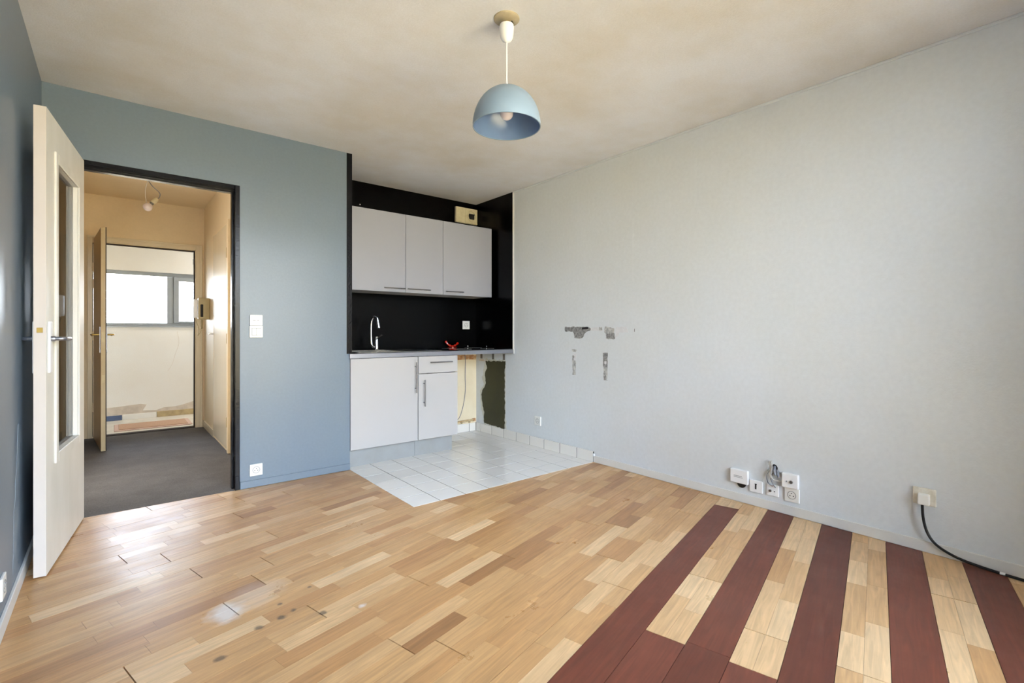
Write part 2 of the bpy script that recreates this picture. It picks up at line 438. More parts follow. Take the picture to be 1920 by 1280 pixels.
# corridor shell
CY = 3.93
cw = MB()
cw.box(-6.0, 0.3, CY, CY+0.14, -0.1, CW[2]).box(-6.0, 0.3, CY, CY+0.14, CW[3], H)
cw.box(-6.0, CW[0], CY, CY+0.14, CW[2], CW[3]).box(CW[1], 0.3, CY, CY+0.14, CW[2], CW[3])
cor = struct('wall_corridor_far', cw, M['corridor_wall'], 'cream corridor wall under and over the strip window')
struct('wall_corridor_near', MB().box(-6.0, XL, YH, YH+0.16, -0.1, H).box(XH, 0.3, YH, YH+0.16, -0.1, H), M['corridor_wall'])
struct('wall_corridor_left', MB().box(-6.1, -6.0, YH, CY+0.14, -0.1, H), M['corridor_wall'])
struct('wall_corridor_right', MB().box(0.3, 0.4, YH, CY+0.14, -0.1, H), M['corridor_wall'])
struct('ceiling_corridor', MB().box(-6.1, 0.4, YH+0.16, CY+0.14, H, H+0.1), M['corridor_wall'])
struct('floor_corridor', MB().box(-6.1, 0.4, YH+0.16, CY+0.14, -0.1, 0.0), M['stone'], 'pale stone corridor floor')
# plaster damage, plinth pieces along the foot of the corridor wall
MB().prism([(-3.30, .062), (-3.30, .16), (-3.1, .165), (-2.86, .185), (-2.80, .17), (-2.84, .10), (-2.7, .09), (-2.62, .118), (-2.5, .12), (-2.42, .135), (-2.3, .17), (-2.1, .19), (-2.1, .062)], -0.004, 'y', CY).build('scuffed_patch', M['scuffed'], cor)
MB().box(-3.5, -3.045, CY-0.012, CY, 0.0, 0.062, 0.002).build('plinth_piece', M['blue_tile'], cor, label='dark blue piece of skirting')
MB().box(-3.04, -2.70, CY-0.012, CY, 0.0, 0.066, 0.002).build('plinth_piece', M['corridor_wall'], cor)
MB().box(-2.695, -1.8, CY-0.014, CY, 0.0, 0.072, 0.002).build('plinth_piece', M['ochre'], cor, label='ochre stone piece of skirting')
MB().tube([(-2.48, CY, 1.1), (-2.46, CY, .95), (-2.5, CY, .8), (-2.53, CY, .68), (-2.58, CY, .58)], 0.0016, 5).build('crack', M['scuffed'], cor)
# rear wall with the big window behind the camera
rw = MB()
rw.box(XL, RW[0], YR-T, YR, -0.1, H).box(RW[1], 0, YR-T, YR, -0.1, H)
rw.box(RW[0], RW[1], YR-T, YR, -0.1, RW[2]).box(RW[0], RW[1], YR-T, YR, RW[3], H)
struct('wall_rear', rw, M['white_wall'], 'white wall behind the camera with the large window')
w1 = MB()
for (x0, x1, z0, z1) in ((RW[0], RW[0]+.05, RW[2], RW[3]), (RW[1]-.05, RW[1], RW[2], RW[3]), (RW[0]+.05, RW[1]-.05, RW[2], RW[2]+.05), (RW[0]+.05, RW[1]-.05, RW[3]-.05, RW[3]),
                         ((RW[0]+RW[1])/2-.03, (RW[0]+RW[1])/2+.03, RW[2]+.05, RW[3]-.05)):
    w1.box(x0, x1, YR-.09, YR-.04, z0, z1)
win2 = struct('window_2', w1, M['plastic'], 'white framed window behind the camera')
MB().box(RW[0]+.05, RW[1]-.05, YR-.067, YR-.063, RW[2]+.05, RW[3]-.05).build('pane', M['pane'], win2)
# corridor strip window
w2 = MB()
y0, y1 = CY+.03, CY+.09
w2.box(CW[0], CW[1], y0, y1, CW[3]-.045, CW[3], .004).box(CW[0], CW[1], y0, y1, CW[2], CW[2]+.035, .004)
for x in (CW[0]+.03, -4.62, -2.55, -1.9, -0.63):
    w2.box(x-.035, x+.035, y0, y1, CW[2]+.035, CW[3]-.045, .004)
win1 = struct('window_1', w2, M['win_grey'], 'grey framed strip window across the corridor')
s = MB()   # casement right of the mullion, thicker frame
s.box(-2.515, -1.935, y0-.012, y1, CW[3]-.095, CW[3]-.045, .003).box(-2.515, -1.935, y0-.012, y1, CW[2]+.035, CW[2]+.06, .003)
s.box(-2.515, -2.455, y0-.012, y1, CW[2]+.06, CW[3]-.095, .003).box(-1.99, -1.935, y0-.012, y1, CW[2]+.06, CW[3]-.095, .003)
s.build('casement_frame', M['win_grey'], win1)
for (x0, x1) in ((CW[0]+.065, -4.655), (-4.585, -2.585), (-2.455, -1.99), (-1.865, -0.665)):
    MB().box(x0, x1, CY+.058, CY+.062, CW[2]+.036, CW[3]-.046).build('pane', M['pane'], win1)
MB().box(CW[0]-.02, CW[1]+.02, CY-.015, CY+.03, CW[2]-.018, CW[2]).build('sill', M['win_grey'], win1)
# world outside the rear window: street and the building opposite
struct('ground', MB().box(-60, 60, -60, -4.6, -9.2, -9.0), M['ground'], 'street below the rear window')['category'] = 'ground'
fb = thing('opposite_building', 'beige building across the street behind the camera', 'building', (-2, -15, -9))
fb['kind'] = 'structure'
MB((-2, -15, -9)).box(-32, 28, -25, -15, -9.0, 2.6).build('facade', M['facade'], fb)

# ---------------------------------------------------------------- parquet
CA, SA = math.cos(math.radians(14)), math.sin(math.radians(14))
def uv2xy(u, v): return (u*CA - v*SA, u*SA + v*CA)
def clip(poly, a, b, c):            # keep a*x+b*y <= c
    out = []
    for i in range(len(poly)):
        p, q = poly[i], poly[(i+1) % len(poly)]
        dp, dq = a*p[0]+b*p[1]-c, a*q[0]+b*q[1]-c
        if dp <= 0: out.append(p)
        if (dp < 0 < dq) or (dq < 0 < dp):
            t = dp/(dp-dq); out.append((p[0]+t*(q[0]-p[0]), p[1]+t*(q[1]-p[1])))
    return out
def area(p): return abs(sum(p[i][0]*p[(i+1) % len(p)][1]-p[(i+1) % len(p)][0]*p[i][1] for i in range(len(p))))/2 if len(p) > 2 else 0
def pieces(u0, u1, v0, v1):
    r = [uv2xy(u0, v0), uv2xy(u1, v0), uv2xy(u1, v1), uv2xy(u0, v1)]
    r = clip(r, -1, 0, -(XL+.004)); r = clip(r, 0, -1, -YR); r = clip(r, 1, 0, -0.004)
    out = []
    a_ = clip(clip(r, 1, 0, XA-.001), 0, 1, 0.0)
    b_ = clip(clip(r, -1, 0, -(XA-.001)), 0, 1, YT-.001)
    for p in (a_, b_):
        if area(p) > 2e-5: out.append(p)
    return out
def to_px(x, y):
    d = (x-CAM.x)*math.sin(.684)+(y-CAM.y)*math.cos(.684); r = (x-CAM.x)*math.cos(.684)-(y-CAM.y)*math.sin(.684)
    d = max(d, 0.15)
    return (960+913.4*r/d, 622.64+913.4*1.087/d)
def px_area(ps):
    t = 0
    for p in ps:
        q = [to_px(*k) for k in p]
        q = clip(clip(clip(q, -1, 0, 0), 1, 0, 1920), 0, 1, 1280)
        t += area(q)
    return t
BW = 0.1428; V0 = -2.112
rnd = random.Random(11)
strips = []   # (pieces, tone, dark, ztop)
for k in range(-22, 15):
    vt = V0 - BW*k; vb = vt - BW          # board k spans v vb..vt
    dark_ranges = []
    if k >= 0 and k <= 13:
        if k == 0: dark_ranges = [(-9, -0.71)]
        elif k % 2 == 0: dark_ranges = [(-9, 9)]
        elif k in (1, 3): dark_ranges = [(-9, -2.222)]
        else: dark_ranges = [(-9, -2.9)]
    g = 0.0007
    # dark boards
    for (a0, a1) in dark_ranges:
        u = min(a1, 0.2)
        # first board starts at the end, joints at irregular places
        jl = {0: 2.3, 1: .9, 2: 2.4, 3: 1.1}.get(k, 2.2+rnd.random()*.5)
        while u > -4.6:
            e_ = max(u-jl, -4.6)
            ps = pieces(e_+g, u-g, vb+g*1.3, vt-g*1.3)
            if ps: strips.append((ps, rnd.random(), True, 0.0005))
            u = e_; jl = 1.4 + rnd.random()
    lo, hi = -4.7, 0.25
    for (a0, a1) in dark_ranges:
        if a1 > 5: lo, hi = 1, 0
        elif k == 0: lo = a1
        else: lo = a1
    if lo < hi:
        ends = []       # board ends
        u = hi - rnd.random()*0.9
        while u > lo: ends.append(u); u -= 1.0 + rnd.random()*0.5
        bounds = [lo] + sorted(e_ for e_ in ends if lo+.1 < e_ < hi) + [hi]
        for bi in range(len(bounds)-1):
            b0, b1 = bounds[bi], bounds[bi+1]
            dz = rnd.random()*0.0006
            for half in range(2):
                h0 = vb + half*BW/2; h1 = h0 + BW/2
                u = b0; first = True
                while u < b1-1e-6:
                    l_ = (0.16+rnd.random()*.3) if first else (0.26 + rnd.random()*0.22)
                    first = False
                    e_ = u+l_
                    if b1-e_ < 0.12: e_ = b1
                    gl = 0.002 if abs(u-b0) < 1e-6 else g*.6
                    gr_ = 0.002 if abs(e_-b1) < 1e-6 else g*.6
                    gb = 0.0009 if half == 0 else g*.5
                    gt = g*.5 if half == 0 else 0.0009
                    ps = pieces(u+gl, e_-gr_, h0+gb, h1-gt)
                    if ps:
                        # light planks mostly, a few darker ones
                        t_ = 0.38+0.45*rnd.random()
                        x_ = rnd.random()
                        if x_ < 0.08: t_ = 0.14+.18*rnd.random()
                        elif x_ > 0.9: t_ = 0.86+.14*rnd.random()
                        if k >= 0: t_ = min(1, t_+0.33)
                        strips.append((ps, t_, False, dz))
                    u = e_
def strip_mesh(name, lst, mat):
    vs, fs, tn = [], [], []
    for ps, t_, dk, zt in lst:
        for p in ps:
            # orientation ccw
            s2 = sum(p[i][0]*p[(i+1) % len(p)][1]-p[(i+1) % len(p)][0]*p[i][1] for i in range(len(p)))
            if s2 < 0: p = p[::-1]
            b0 = len(vs); n_ = len(p)
            vs += [(x, y, -0.010) for x, y in p] + [(x, y, zt) for x, y in p]
            fs.append([b0+n_+i for i in range(n_)]); tn.append(t_)
            fs.append([b0+i for i in range(n_)][::-1]); tn.append(t_)
            for i in range(n_):
                j = (i+1) % n_
                fs.append([b0+i, b0+j, b0+n_+j, b0+n_+i]); tn.append(t_)
    me = bpy.data.meshes.new(name); me.from_pydata(vs, [], fs)
    at = me.attributes.new('tone', 'FLOAT', 'FACE')
    at.data.foreach_set('value', tn)
    me.materials.append(mat)
    return me
floor = struct('floor', MB().prism([(XL, YR), (0, YR), (0, YT), (XA, YT), (XA, 0), (XL, 0)], 0.08, 'z', -0.09), M['subfloor'], 'oak strip parquet floor with dark inlaid boards')
dk = [s_ for s_ in strips if s_[2]]
lt = [s_ for s_ in strips if not s_[2]]
lt.sort(key=lambda s_: -px_area(s_[0])); dk.sort(key=lambda s_: -px_area(s_[0]))
def add_part(name, lst, mat, parent, label=None, kind=None):
    o = bpy.data.objects.new(name, strip_mesh(name, lst, mat)); COL.objects.link(o); o.parent = parent
    if label: o['label'] = label
    if kind: o['kind'] = kind
for s_ in lt[:300]: add_part('plank', [s_], M['plank'], floor)
add_part('small_planks', lt[300:], M['plank'], floor, kind='stuff')
vis = [s_ for s_ in dk if px_area(s_[0]) > 30]
for s_ in vis: add_part('dark_board', [s_], M['dark_plank'], floor, 'dark red-brown parquet board')
rest = [s_ for s_ in dk if px_area(s_[0]) <= 30]
if rest: add_part('dark_board', rest, M['dark_plank'], floor)

# ---------------------------------------------------------------- tiled floor
fk = struct('floor_kitchen', MB().box(XA, 0, YT, YA, -0.09, -0.0004), M['grout'], 'white square tiled floor of the kitchenette')
xs = [XA] + [-1.481+.1955*i for i in range(8)] + [0]
ys = [YT] + [-.873+.2035*i for i in range(8)] + [YA]
for i in range(len(xs)-1):
    for j in range(len(ys)-1):
        a_ = 0.0028
        MB().box(xs[i]+(a_ if i else 0), xs[i+1]-a_, ys[j]+(a_ if j else 0), ys[j+1]-a_, -0.008, 0.0007+random.random()*.0004, 0.0008).build('tile', M['tile'], fk)
# tiled skirting on the right wall and alcove back
bk = struct('baseboard_kitchen', MB().box(-0.011, 0, YT-.004, YA, 0, 0.088).box(-.66, -0.011, YA-.011, YA, 0, 0.088), M['grout'], 'tiled skirting round the kitchenette')
yy = [YT-.005, -.879, -.672, -.464, -.26, -.058, .144, .349, .554, YA-.012]
for j in range(len(yy)-1):
    MB().box(-0.013, -0.003, yy[j]+.0025, yy[j+1]-.0025, 0.0012, 0.09, 0.002).build('tile', M['tile'], bk)
xx = [-.66, -.49, -.29, -.10, -.014]
for j in range(len(xx)-1):
    MB().box(xx[j]+.0025, xx[j+1]-.0025, YA-.013, YA-.003, 0.0012, 0.09, 0.002).build('tile', M['tile'], bk)
MB().ball((-0.012, YT-.012, 0.062), 0.011, (.8, 1, 1.3), 10).build('filler_lump', M['filler'], bk)

# hall carpet
struct('floor_hall', MB().box(XL, XH, 0.0, YH+.012, -0.09, 0.003), M['carpet'], 'dark grey carpet of the entrance hall')
# baseboards
def bboard(name, x0, x1, y0, y1, h, mat, label):
    return struct(name, MB().box(x0, x1, y0, y1, 0.0012, h, 0.002), mat, label)
bboard('baseboard_right', -0.011, 0, YR, YT-.006, 0.056, M['base_white'], 'low white skirting along the right wall')
bboard('baseboard_left', XL, XL+0.012, YR, -0.001, 0.062, M['base_white'], 'low white skirting along the left wall')
bboard('baseboard_front', JX1+.032, XA-.001, -0.010, 0, 0.052, M['blue'], 'blue painted skirting under the blue wall')
bboard('baseboard_hall_right', XH-0.012, XH, 2.045, YH-.001, 0.078, M['hall_gloss'], 'cream skirting of the hall')
bboard('baseboard_hall_back', -2.336, XH-.013, YH-.011, YH, 0.078, M['hall_gloss'], 'short cream skirting by the entrance door')
# ceiling bead on the right wall, pale corner strip beside the black kitchen wall
struct('trim_1', MB().box(-0.012, 0, YR, -0.012, H-0.014, H, 0.003), M['white_wall'], 'thin bead along right wall and ceiling')
struct('trim_2', MB().box(-0.010, 0, -0.011, 0.001, 0.87, H-.001, 0.001), M['base_white'], 'pale edge strip beside the black kitchen wall')
struct('trim_3', MB().box(-2.475, XH, YH-.0005, YH, H-.02, H), M['hall_wall'])['label'] = 'thin ceiling bead in hall'

# black cladding of the alcove
MB().box(XA+.017, -0.004, YA-.004, YA, 0.90, H).build('black_panel', M['black_paint'], wb, label='glossy black painted upper wall')
MB().box(-0.004, 0, 0.001, YA-.004, 0.90, H).build('black_panel', M['black_paint'], wr, label='black painted part of the wall in the kitchenette')
MB().box(XA, XA+.017, 0.0, YA-.004, 0.917, H).build('black_panel', M['black_paint'], wb)
MB().box(XA-.026, XA+.017, -0.0025, 0.0, 0.917, H-.0005).build('black_band', M['black_frame'], wb, label='black band painted on the wall end')

# marks on the right wall -------------------------------------------------
def ragged(pts, amp, step=0.02, seed=1, depth=0.0012, mat='green', name='patch', base=0.0, parent=None, label=None):
    r = random.Random(seed); out = []
    for i in range(len(pts)):
        p, q = Vector(pts[i]), Vector(pts[(i+1) % len(pts)])
        n_ = max(1, int((q-p).length/step))
        for k in range(n_):
            c = p.lerp(q, k/n_); out.append((c.x+r.uniform(-amp, amp), c.y+r.uniform(-amp, amp)))
    return MB().prism(out, -depth, 'x', base).build(name, M[mat], parent, label=label)
ragged([(.115, .092), (.12, .30), (.125, .62), (.115, .80), (.47, .80), (.50, .70), (.535, .60), (.51, .52), (.58, .44), (.565, .33), (.55, .24), (.51, .17), (.50, .092)], .009, .022, 3, .0012, 'plaster', 'torn_plaster', 0, wr, 'pale torn plaster edge')
ragged([(.138, .092), (.135, .30), (.140, .60), (.130, .783), (.475, .778), (.45, .70), (.49, .62), (.46, .54), (.55, .42), (.53, .30), (.50, .22), (.505, .16), (.50, .10)], .007, .02, 5, .0024, 'green', 'bare_patch', 0, wr, 'dark green bare wall patch')
ragged([(.138, .12), (.15, .13), (.47, .22), (.49, .12)], .0, .2, 5, .0001, 'green', 'bare_patch_tail', 0, wr)
for y in (.55, .338, .152):
    MB().box(-0.002, 0, y-.018, y+.018, .80, .862).build('dark_notch', M['dark_steel'], wr)
MB().box(-.002, 0, .5, .59, .775, .79).build('dark_notch', M['scuffed'], wr)
def stain(pts, seed, mat='residue', label=None, amp=.004):
    return ragged(pts, amp, .018, seed, .0006 + .00004*seed, mat, 'residue_mark', 0, wr, label)
stain([(-.725, 1.092), (-.725, 1.135), (-1.0, 1.135), (-1.05, 1.11), (-.985, 1.09), (-.96, 1.07), (-.94, 1.035), (-.845, 1.035), (-.835, 1.075), (-.82, 1.094)], 1, 'residue_dark', 'dark adhesive mark left by a removed bracket')
stain([(-1.03, 1.098), (-1.03, 1.125), (-1.11, 1.13), (-1.16, 1.13), (-1.16, 1.095), (-1.1, 1.1)], 2, 'filler', 'pale smear of filler')
stain([(-1.12, 1.10), (-1.12, 1.13), (-1.155, 1.13), (-1.155, 1.10)], 3)
stain([(-1.175, 1.09), (-1.18, 1.135), (-1.24, 1.13), (-1.28, 1.115), (-1.29, 1.03), (-1.2, 1.033), (-1.195, 1.075)], 4, 'residue', 'grey adhesive mark left by a removed bracket')
stain([(-1.2, 1.035), (-1.2, 1.075), (-1.28, 1.08), (-1.285, 1.035)], 14, 'residue_dark')
stain([(-1.29, 1.03), (-1.30, 1.13), (-1.40, 1.13), (-1.42, 1.09), (-1.33, 1.08)], 15, 'filler')
stain([(-.815, .92), (-.815, .935), (-.865, .935), (-.865, .915)], 5)
stain([(-.82, .71), (-.815, .885), (-.845, .87), (-.86, .82), (-.855, .71)], 6, 'residue', 'upright grey adhesive mark')
stain([(-.835, .84), (-.835, .90), (-.862, .90), (-.862, .84)], 16, 'filler')
stain([(-.822, .855), (-.822, .89), (-.842, .87)], 26, 'residue_dark', amp=.002)
stain([(-1.17, .71), (-1.165, .918), (-1.213, .92), (-1.21, .71)], 7, 'residue', 'upright grey adhesive mark')
stain([(-1.168, .80), (-1.166, .918), (-1.213, .918), (-1.212, .80)], 17, 'residue_dark', amp=.002)
stain([(-1.18, .825), (-1.18, .85), (-1.2, .85), (-1.2, .825)], 27, 'filler', amp=.002)
stain([(-1.175, .695), (-1.175, .725), (-1.195, .74), (-1.2, .70), (-1.22, .695)], 37, 'residue_dark', amp=.002)
MB().prism([(-.93, 1.110), (-.935, 1.128), (-1.0, 1.132), (-1.005, 1.116)], -.003, 'x', 0).build('plug_hole', M['dark'], wr)
MB().prism([(-1.475, 1.09), (-1.475, 1.115), (-1.48, 1.115), (-1.48, 1.09)], -.001, 'x', 0).build('scratch', M['residue_dark'], wr)
# shallow repainted rectangle high on the wall
MB().box(-0.0012, 0, -1.464, -0.705, 1.47, 2.20, 0.0005).build('repainted_patch', M['white_wall'], wr)

# alcove back: exposed masonry, batten, cables
MB().prism([(-.66, .79), (-.66, .845), (-.05, .84), (0.0, .83), (-.01, .785), (-.12, .79), (-.3, .786)], -.006, 'y', YA).build('exposed_masonry', M['brick'], wb, label='strip of exposed brick masonry under the worktop')

ragged([(-.80, .10), (-.82, .45), (-.80, .68), (-.86, .70), (-.90, .52), (-.97, .34), (-.99, .12)], .012, .03, 44, -.0008, 'smear', 'filler_smear', XL, wl, 'pale smear of filler on the blue wall')

# ---------------------------------------------------------------- doorway frame (door_1) and leaf
d1 = thing('door_1', 'black painted frame of the doorway to the hall', 'door', ((JX0+JX1)/2, 0, 0))
d1['kind'] = 'structure'
O = tuple(d1.location)
f = MB(O)
cz = 2.066
for (x0, x1) in ((JX0-.03, JX0), (JX1, JX1+.03)):
    f.box(x0, x1, -0.012, 0.0, 0.001, cz+.03, .002)
f.box(JX0, JX1, -0.012, 0.0, cz, cz+.03, .002)
f.build('casing', M['black_frame'], d1)
f = MB(O)
f.box(JX0-.012, JX0, 0, .085, .003, cz+.012).box(JX1, JX1+.012, 0, .085, .003, cz+.012).box(JX0, JX1, 0, .085, cz, cz+.012)
f.build('jamb', M['black_frame'], d1)
f = MB(O)
f.box(JX0, JX0+.012, .04, .083, .003, cz, .001).box(JX1-.012, JX1, .04, .083, .003, cz, .001).box(JX0+.012, JX1-.012, .04, .083, cz-.014, cz, .001)
f.box(JX0, JX1, .012, .04, cz-.007, cz, .001)
f.build('door_stop', M['black_frame'], d1)
MB(O).box(JX1+.001, JX1+.022, -.016, -.0115, .02, .10, .001).build('strike_plate', M['black_frame'], d1)

ang = math.atan2(-(-3.345+3.248), (0.810))          # leaf direction off -y
leaf = thing('door_2', 'open off-white glazed door leaf standing against the left wall', 'door', (-3.252, -0.022, 0.0), rotz=-(PI/2) - ang)
leaf['kind'] = 'structure'
# local x runs from the hinge to the lock side, local y- is ... room face at y=0, thickness to y<0
LU0, LU1, LT, LZ0, LZ1 = 0.0, 0.808, 0.042, 0.010, 2.085
off = 0.022
GU0, GU1, GZ0, GZ1 = .175, .632, .52, 1.885
def lb(b, u0, u1, d0, d1_, z0, z1, bev=0.0):     # depth d measured from room face into the leaf
    return b.box(u0, u1, -d1_, -d0, z0, z1, bev)
b = MB()
lb(b, LU0, GU0, 0, LT, LZ0, LZ1); lb(b, GU1, LU1-.002, 0, LT, LZ0, LZ1)
lb(b, GU0, GU1, 0, LT, LZ0, GZ0); lb(b, GU0, GU1, 0, LT, GZ1, LZ1)
b.build('door_panel', M['door_white'], leaf)
lb(MB(), LU1-.002, LU1, 0.0, LT, LZ0, LZ1).build('door_edge', M['door_edge'], leaf)
b = MB()
bwid = .045
for s0, s1 in ((-.009, 0.0), (LT, LT+.009)):
    lb(b, GU0-bwid, GU0, s0, s1, GZ0-bwid, GZ1+bwid, .003); lb(b, GU1, GU1+bwid, s0, s1, GZ0-bwid, GZ1+bwid, .003)
    lb(b, GU0, GU1, s0, s1, GZ0-bwid, GZ0, .003); lb(b, GU0, GU1, s0, s1, GZ1, GZ1+bwid, .003)
b.build('glazing_bead', M['door_white'], leaf)
lb(MB(), GU0, GU1, .019, .023, GZ0, GZ1).build('glass_pane', M['pane'], leaf)
# handles
lu = LU1-.042
for side in (0, 1):
    sg = 1 if side == 0 else -1
    y0_ = 0.0 if side == 0 else -LT
    p = MB().box(lu-.02, lu+.02, min(y0_, y0_+sg*.009), max(y0_, y0_+sg*.009), .905, 1.135, .003, 2).build('handle_plate', M['plastic_white'], leaf, label='white painted handle plate')
    out = .052 if side == 0 else .040
    MB().lathe([(.012, 0), (.012, .012), (.009, .016)] if sg > 0 else [(.012, 0), (.012, -.012), (.009, -.016)], (lu, y0_+sg*.009, 1.058), 'y', 16).tube(
        [(lu, y0_+sg*.01, 1.058), (lu, y0_+sg*(out-.012), 1.058), (lu-.012, y0_+sg*out, 1.058), (lu-.06, y0_+sg*out, 1.058), (lu-.118, y0_+sg*(out-.002), 1.056), (lu-.132, y0_+sg*(out-.014), 1.055)], .009, 12).build('lever', M['alu'], leaf, smooth=True, label='satin metal lever')
MB().box(LU1, LU1+.0025, -.031, -.011, 1.085, 1.107, .0005).build('latch_bolt', M['brass'], leaf, label='small brass latch')
for z in (.25, 1.1, 1.9):
    MB().tube([(-.003, -.016, z-.04), (-.003, -.016, z+.04)], .005, 10, 1).build('hinge', M['door_white'], leaf)

# ---------------------------------------------------------------- hall
# entrance door frame and leaf
d3 = thing('door_3', 'cream frame of the entrance door at the end of the hall', 'door', (FX0, YH, 0)); d3['kind'] = 'structure'
O = tuple(d3.location)
f = MB(O)
f.box(FX0-.045, FX0-.004, YH-.014, YH, .003, FZ+.062, .003).box(FX1+.004, FX1+.066, YH-.014, YH, .003, FZ+.062, .003).box(FX0-.004, FX1+.004, YH-.014, YH, FZ+.004, FZ+.062, .003)
f.build('casing', M['hall_gloss'], d3)
f = MB(O)
f.box(FX1+.048, FX1+.068, YH-.02, YH-.014, .003, FZ+.064, .002).box(FX0-.045, FX1+.048, YH-.02, YH-.014, FZ+.046, FZ+.064, .002)
f.build('casing_bead', M['hall_gloss'], d3)
f = MB(O)
f.box(FX1-.012, FX1, YH+.02, YH+.05, .012, FZ-.001).box(FX0, FX1, YH+.02, YH+.05, FZ-.014, FZ-.001)
f.build('draught_seal', M['seal'], d3)
MB(O).box(FX0-.0038, FX0+.001, YH-.0145, YH-.001, .02, FZ-.01).build('hinge_gap_shade', M['seal'], d3, label='dark strip in place of the shaded gap behind the hinges')  # solid dark strip painted in for the shade of the hinge-side gap
MB(O).box(FX0, FX1, YH+.012, YH+.10, .0, .012, .003).build('threshold', M['seal'], d3, label='dark metal threshold')
MB(O).box(FX1-.018, FX1-.012, YH+.02, YH+.05, 1.86, 1.92).build('strike_plate', M['alu'], d3)

el = thing('door_4', 'open beige entrance door leaf seen nearly edge-on', 'door', (-3.247, YH-.022, 0), rotz=-PI/2 + math.radians(5.2)); el['kind'] = 'structure'
MB().box(0.02, .80, -.036, -.004, .012, 2.035).build('door_panel', M['door_brown'], el)
MB().box(.80, .803, -.036, -.005, .012, 2.035).build('door_edge', M['wood_edge'], el, label='raw pale timber edge')
MB().box(.02, .803, -.004, .003, .012, 2.04).build('outer_sheet', M['seal'], el, label='dark outer facing')
for side in (0, 1):
    sg = -1 if side == 0 else 1
    y0_ = -.036 if side == 0 else .004
    MB().box(.72, .76, min(y0_, y0_+sg*.008), max(y0_, y0_+sg*.008), .90, 1.14, .002).build('handle_plate', M['alu'], el)
    MB().tube([(.74, y0_+sg*.008, 1.065), (.74, y0_+sg*.045, 1.065), (.73, y0_+sg*.055, 1.065), (.66, y0_+sg*.058, 1.065), (.61, y0_+sg*.05, 1.06)], .008, 10).build('lever', M['brass'], el, smooth=True)
for z in (.32, 1.05, 1.58, 1.75):
    MB().tube([(.004, -.038, z-.045), (.004, -.038, z+.045)], .008, 10, 1).build('hinge', M['hall_gloss'], el)
MB().box(.803, .805, -.032, -.008, 1.0, 1.09).build('lock_plate', M['beige'], el)
MB().box(.803, .805, -.030, -.010, .63, .70).build('edge_fitting', M['beige'], el)

# cupboard door on the hall's right wall
cd = thing('door_5', 'cream flush cupboard door on the right wall of the hall', 'door', (XH, 1.6, 0)); cd['kind'] = 'structure'
O = tuple(cd.location)
MB(O).box(XH-.012, XH, 1.20, 2.035, .03, 2.07, .002).build('door_panel', M['hall_gloss'], cd)
MB(O).box(XH-.022, XH, 1.145, 1.197, .01, 2.09, .002).box(XH-.004, XH, 1.197, 2.045, 2.07, 2.09, .001).box(XH-.006, XH, 1.197, 2.045, .004, .028, .001).build('door_frame', M['hall_wall'], cd)
MB(O).box(XH-.0145, XH-.003, 1.985, 2.004, .7, 1.25).build('latch_strip', M['hall_wall'], cd)
for z in (.28, 1.03, 1.80):
    MB(O).box(XH-.026, XH-.012, 1.19, 1.215, z-.045, z+.045, .002).build('hinge', M['beige'], cd)
MB(O).tube([(XH-.012, 2.0, 1.07), (XH-.05, 2.0, 1.07), (XH-.055, 1.985, 1.07), (XH-.055, 1.93, 1.07)], .007, 10).build('lever', M['chrome'], cd, smooth=True)

ph = thing('intercom_phone', 'beige intercom phone with white handset on hall wall by the entrance', 'intercom', (XH, 2.38, 1.35))
O = tuple(ph.location)
MB(O).box(XH-.105, XH, 2.34, 2.44, 1.225, 1.455, .010, 3).build('body', M['beige'], ph, smooth=True)
MB(O).box(XH-.088, XH-.062, 2.336, 2.345, 1.25, 1.385, .004).build('handset_recess', M['dark'], ph)
MB(O).box(XH-.148, XH-.108, 2.355, 2.405, 1.24, 1.44, .012, 3).box(XH-.112, XH-.1, 2.36, 2.40, 1.25, 1.28).box(XH-.112, XH-.1, 2.36, 2.40, 1.40, 1.43).build('handset', M['plastic_white'], ph, smooth=True)
pts = [(XH-.085, 2.36, 1.225)]
for i in range(26):
    t_ = i/25; an = i*1.9
    pts.append((XH-.072+.010*math.cos(an), 2.36+.010*math.sin(an), 1.215-.09*t_))
pts += [(XH-.085, 2.36, 1.09), (XH-.11, 2.36, 1.05), (XH-.10, 2.36, 1.12), (XH-.13, 2.37, 1.225)]
MB(O).tube(pts, .0035, 6, 3).build('coiled_cord', M['beige'], ph, smooth=True)

hb_ = thing('hanging_bulb', 'bare bulb dangling from wires under the hall ceiling', 'lamp', (-2.872, 1.847, 2.5))
O = tuple(hb_.location); bx_, by_ = -2.872, 1.847
MB(O).tube([(bx_, by_, 2.5), (bx_+.03, by_, 2.45), (bx_+.085, by_+.01, 2.40), (bx_+.085, by_+.01, 2.36), (bx_+.06, by_, 2.325)], .004, 8).build('dark_wire', M['wire_grey'], hb_, smooth=True)
MB(O).tube([(bx_, by_, 2.5), (bx_-.02, by_, 2.42), (bx_-.02, by_, 2.33), (bx_+.0, by_, 2.25), (bx_+.03, by_, 2.28)], .003, 8).build('pale_wire', M['wire_white'], hb_, smooth=True)
dv = Vector((-.62, 0, -.78)).normalized()
p0 = Vector((bx_+.068, by_, 2.34))
def along(k): return tuple(p0+dv*k)
MB(O).tube([along(0), along(.012), along(.055), along(.06)], [.012, .020, .022, .021], 14, 1).build('lamp_holder', M['plastic_old'], hb_, smooth=True)
MB(O).tube([along(.060), along(.080)], .017, 14, 1).build('bulb_collar', M['dark_steel'], hb_, smooth=True)
MB(O).tube([along(.080), along(.093), along(.105), along(.120), along(.135), along(.147), along(.152)], [.018, .030, .036, .038, .034, .022, .006], 18, 1).build('bulb', M['bulb'], hb_, smooth=True)

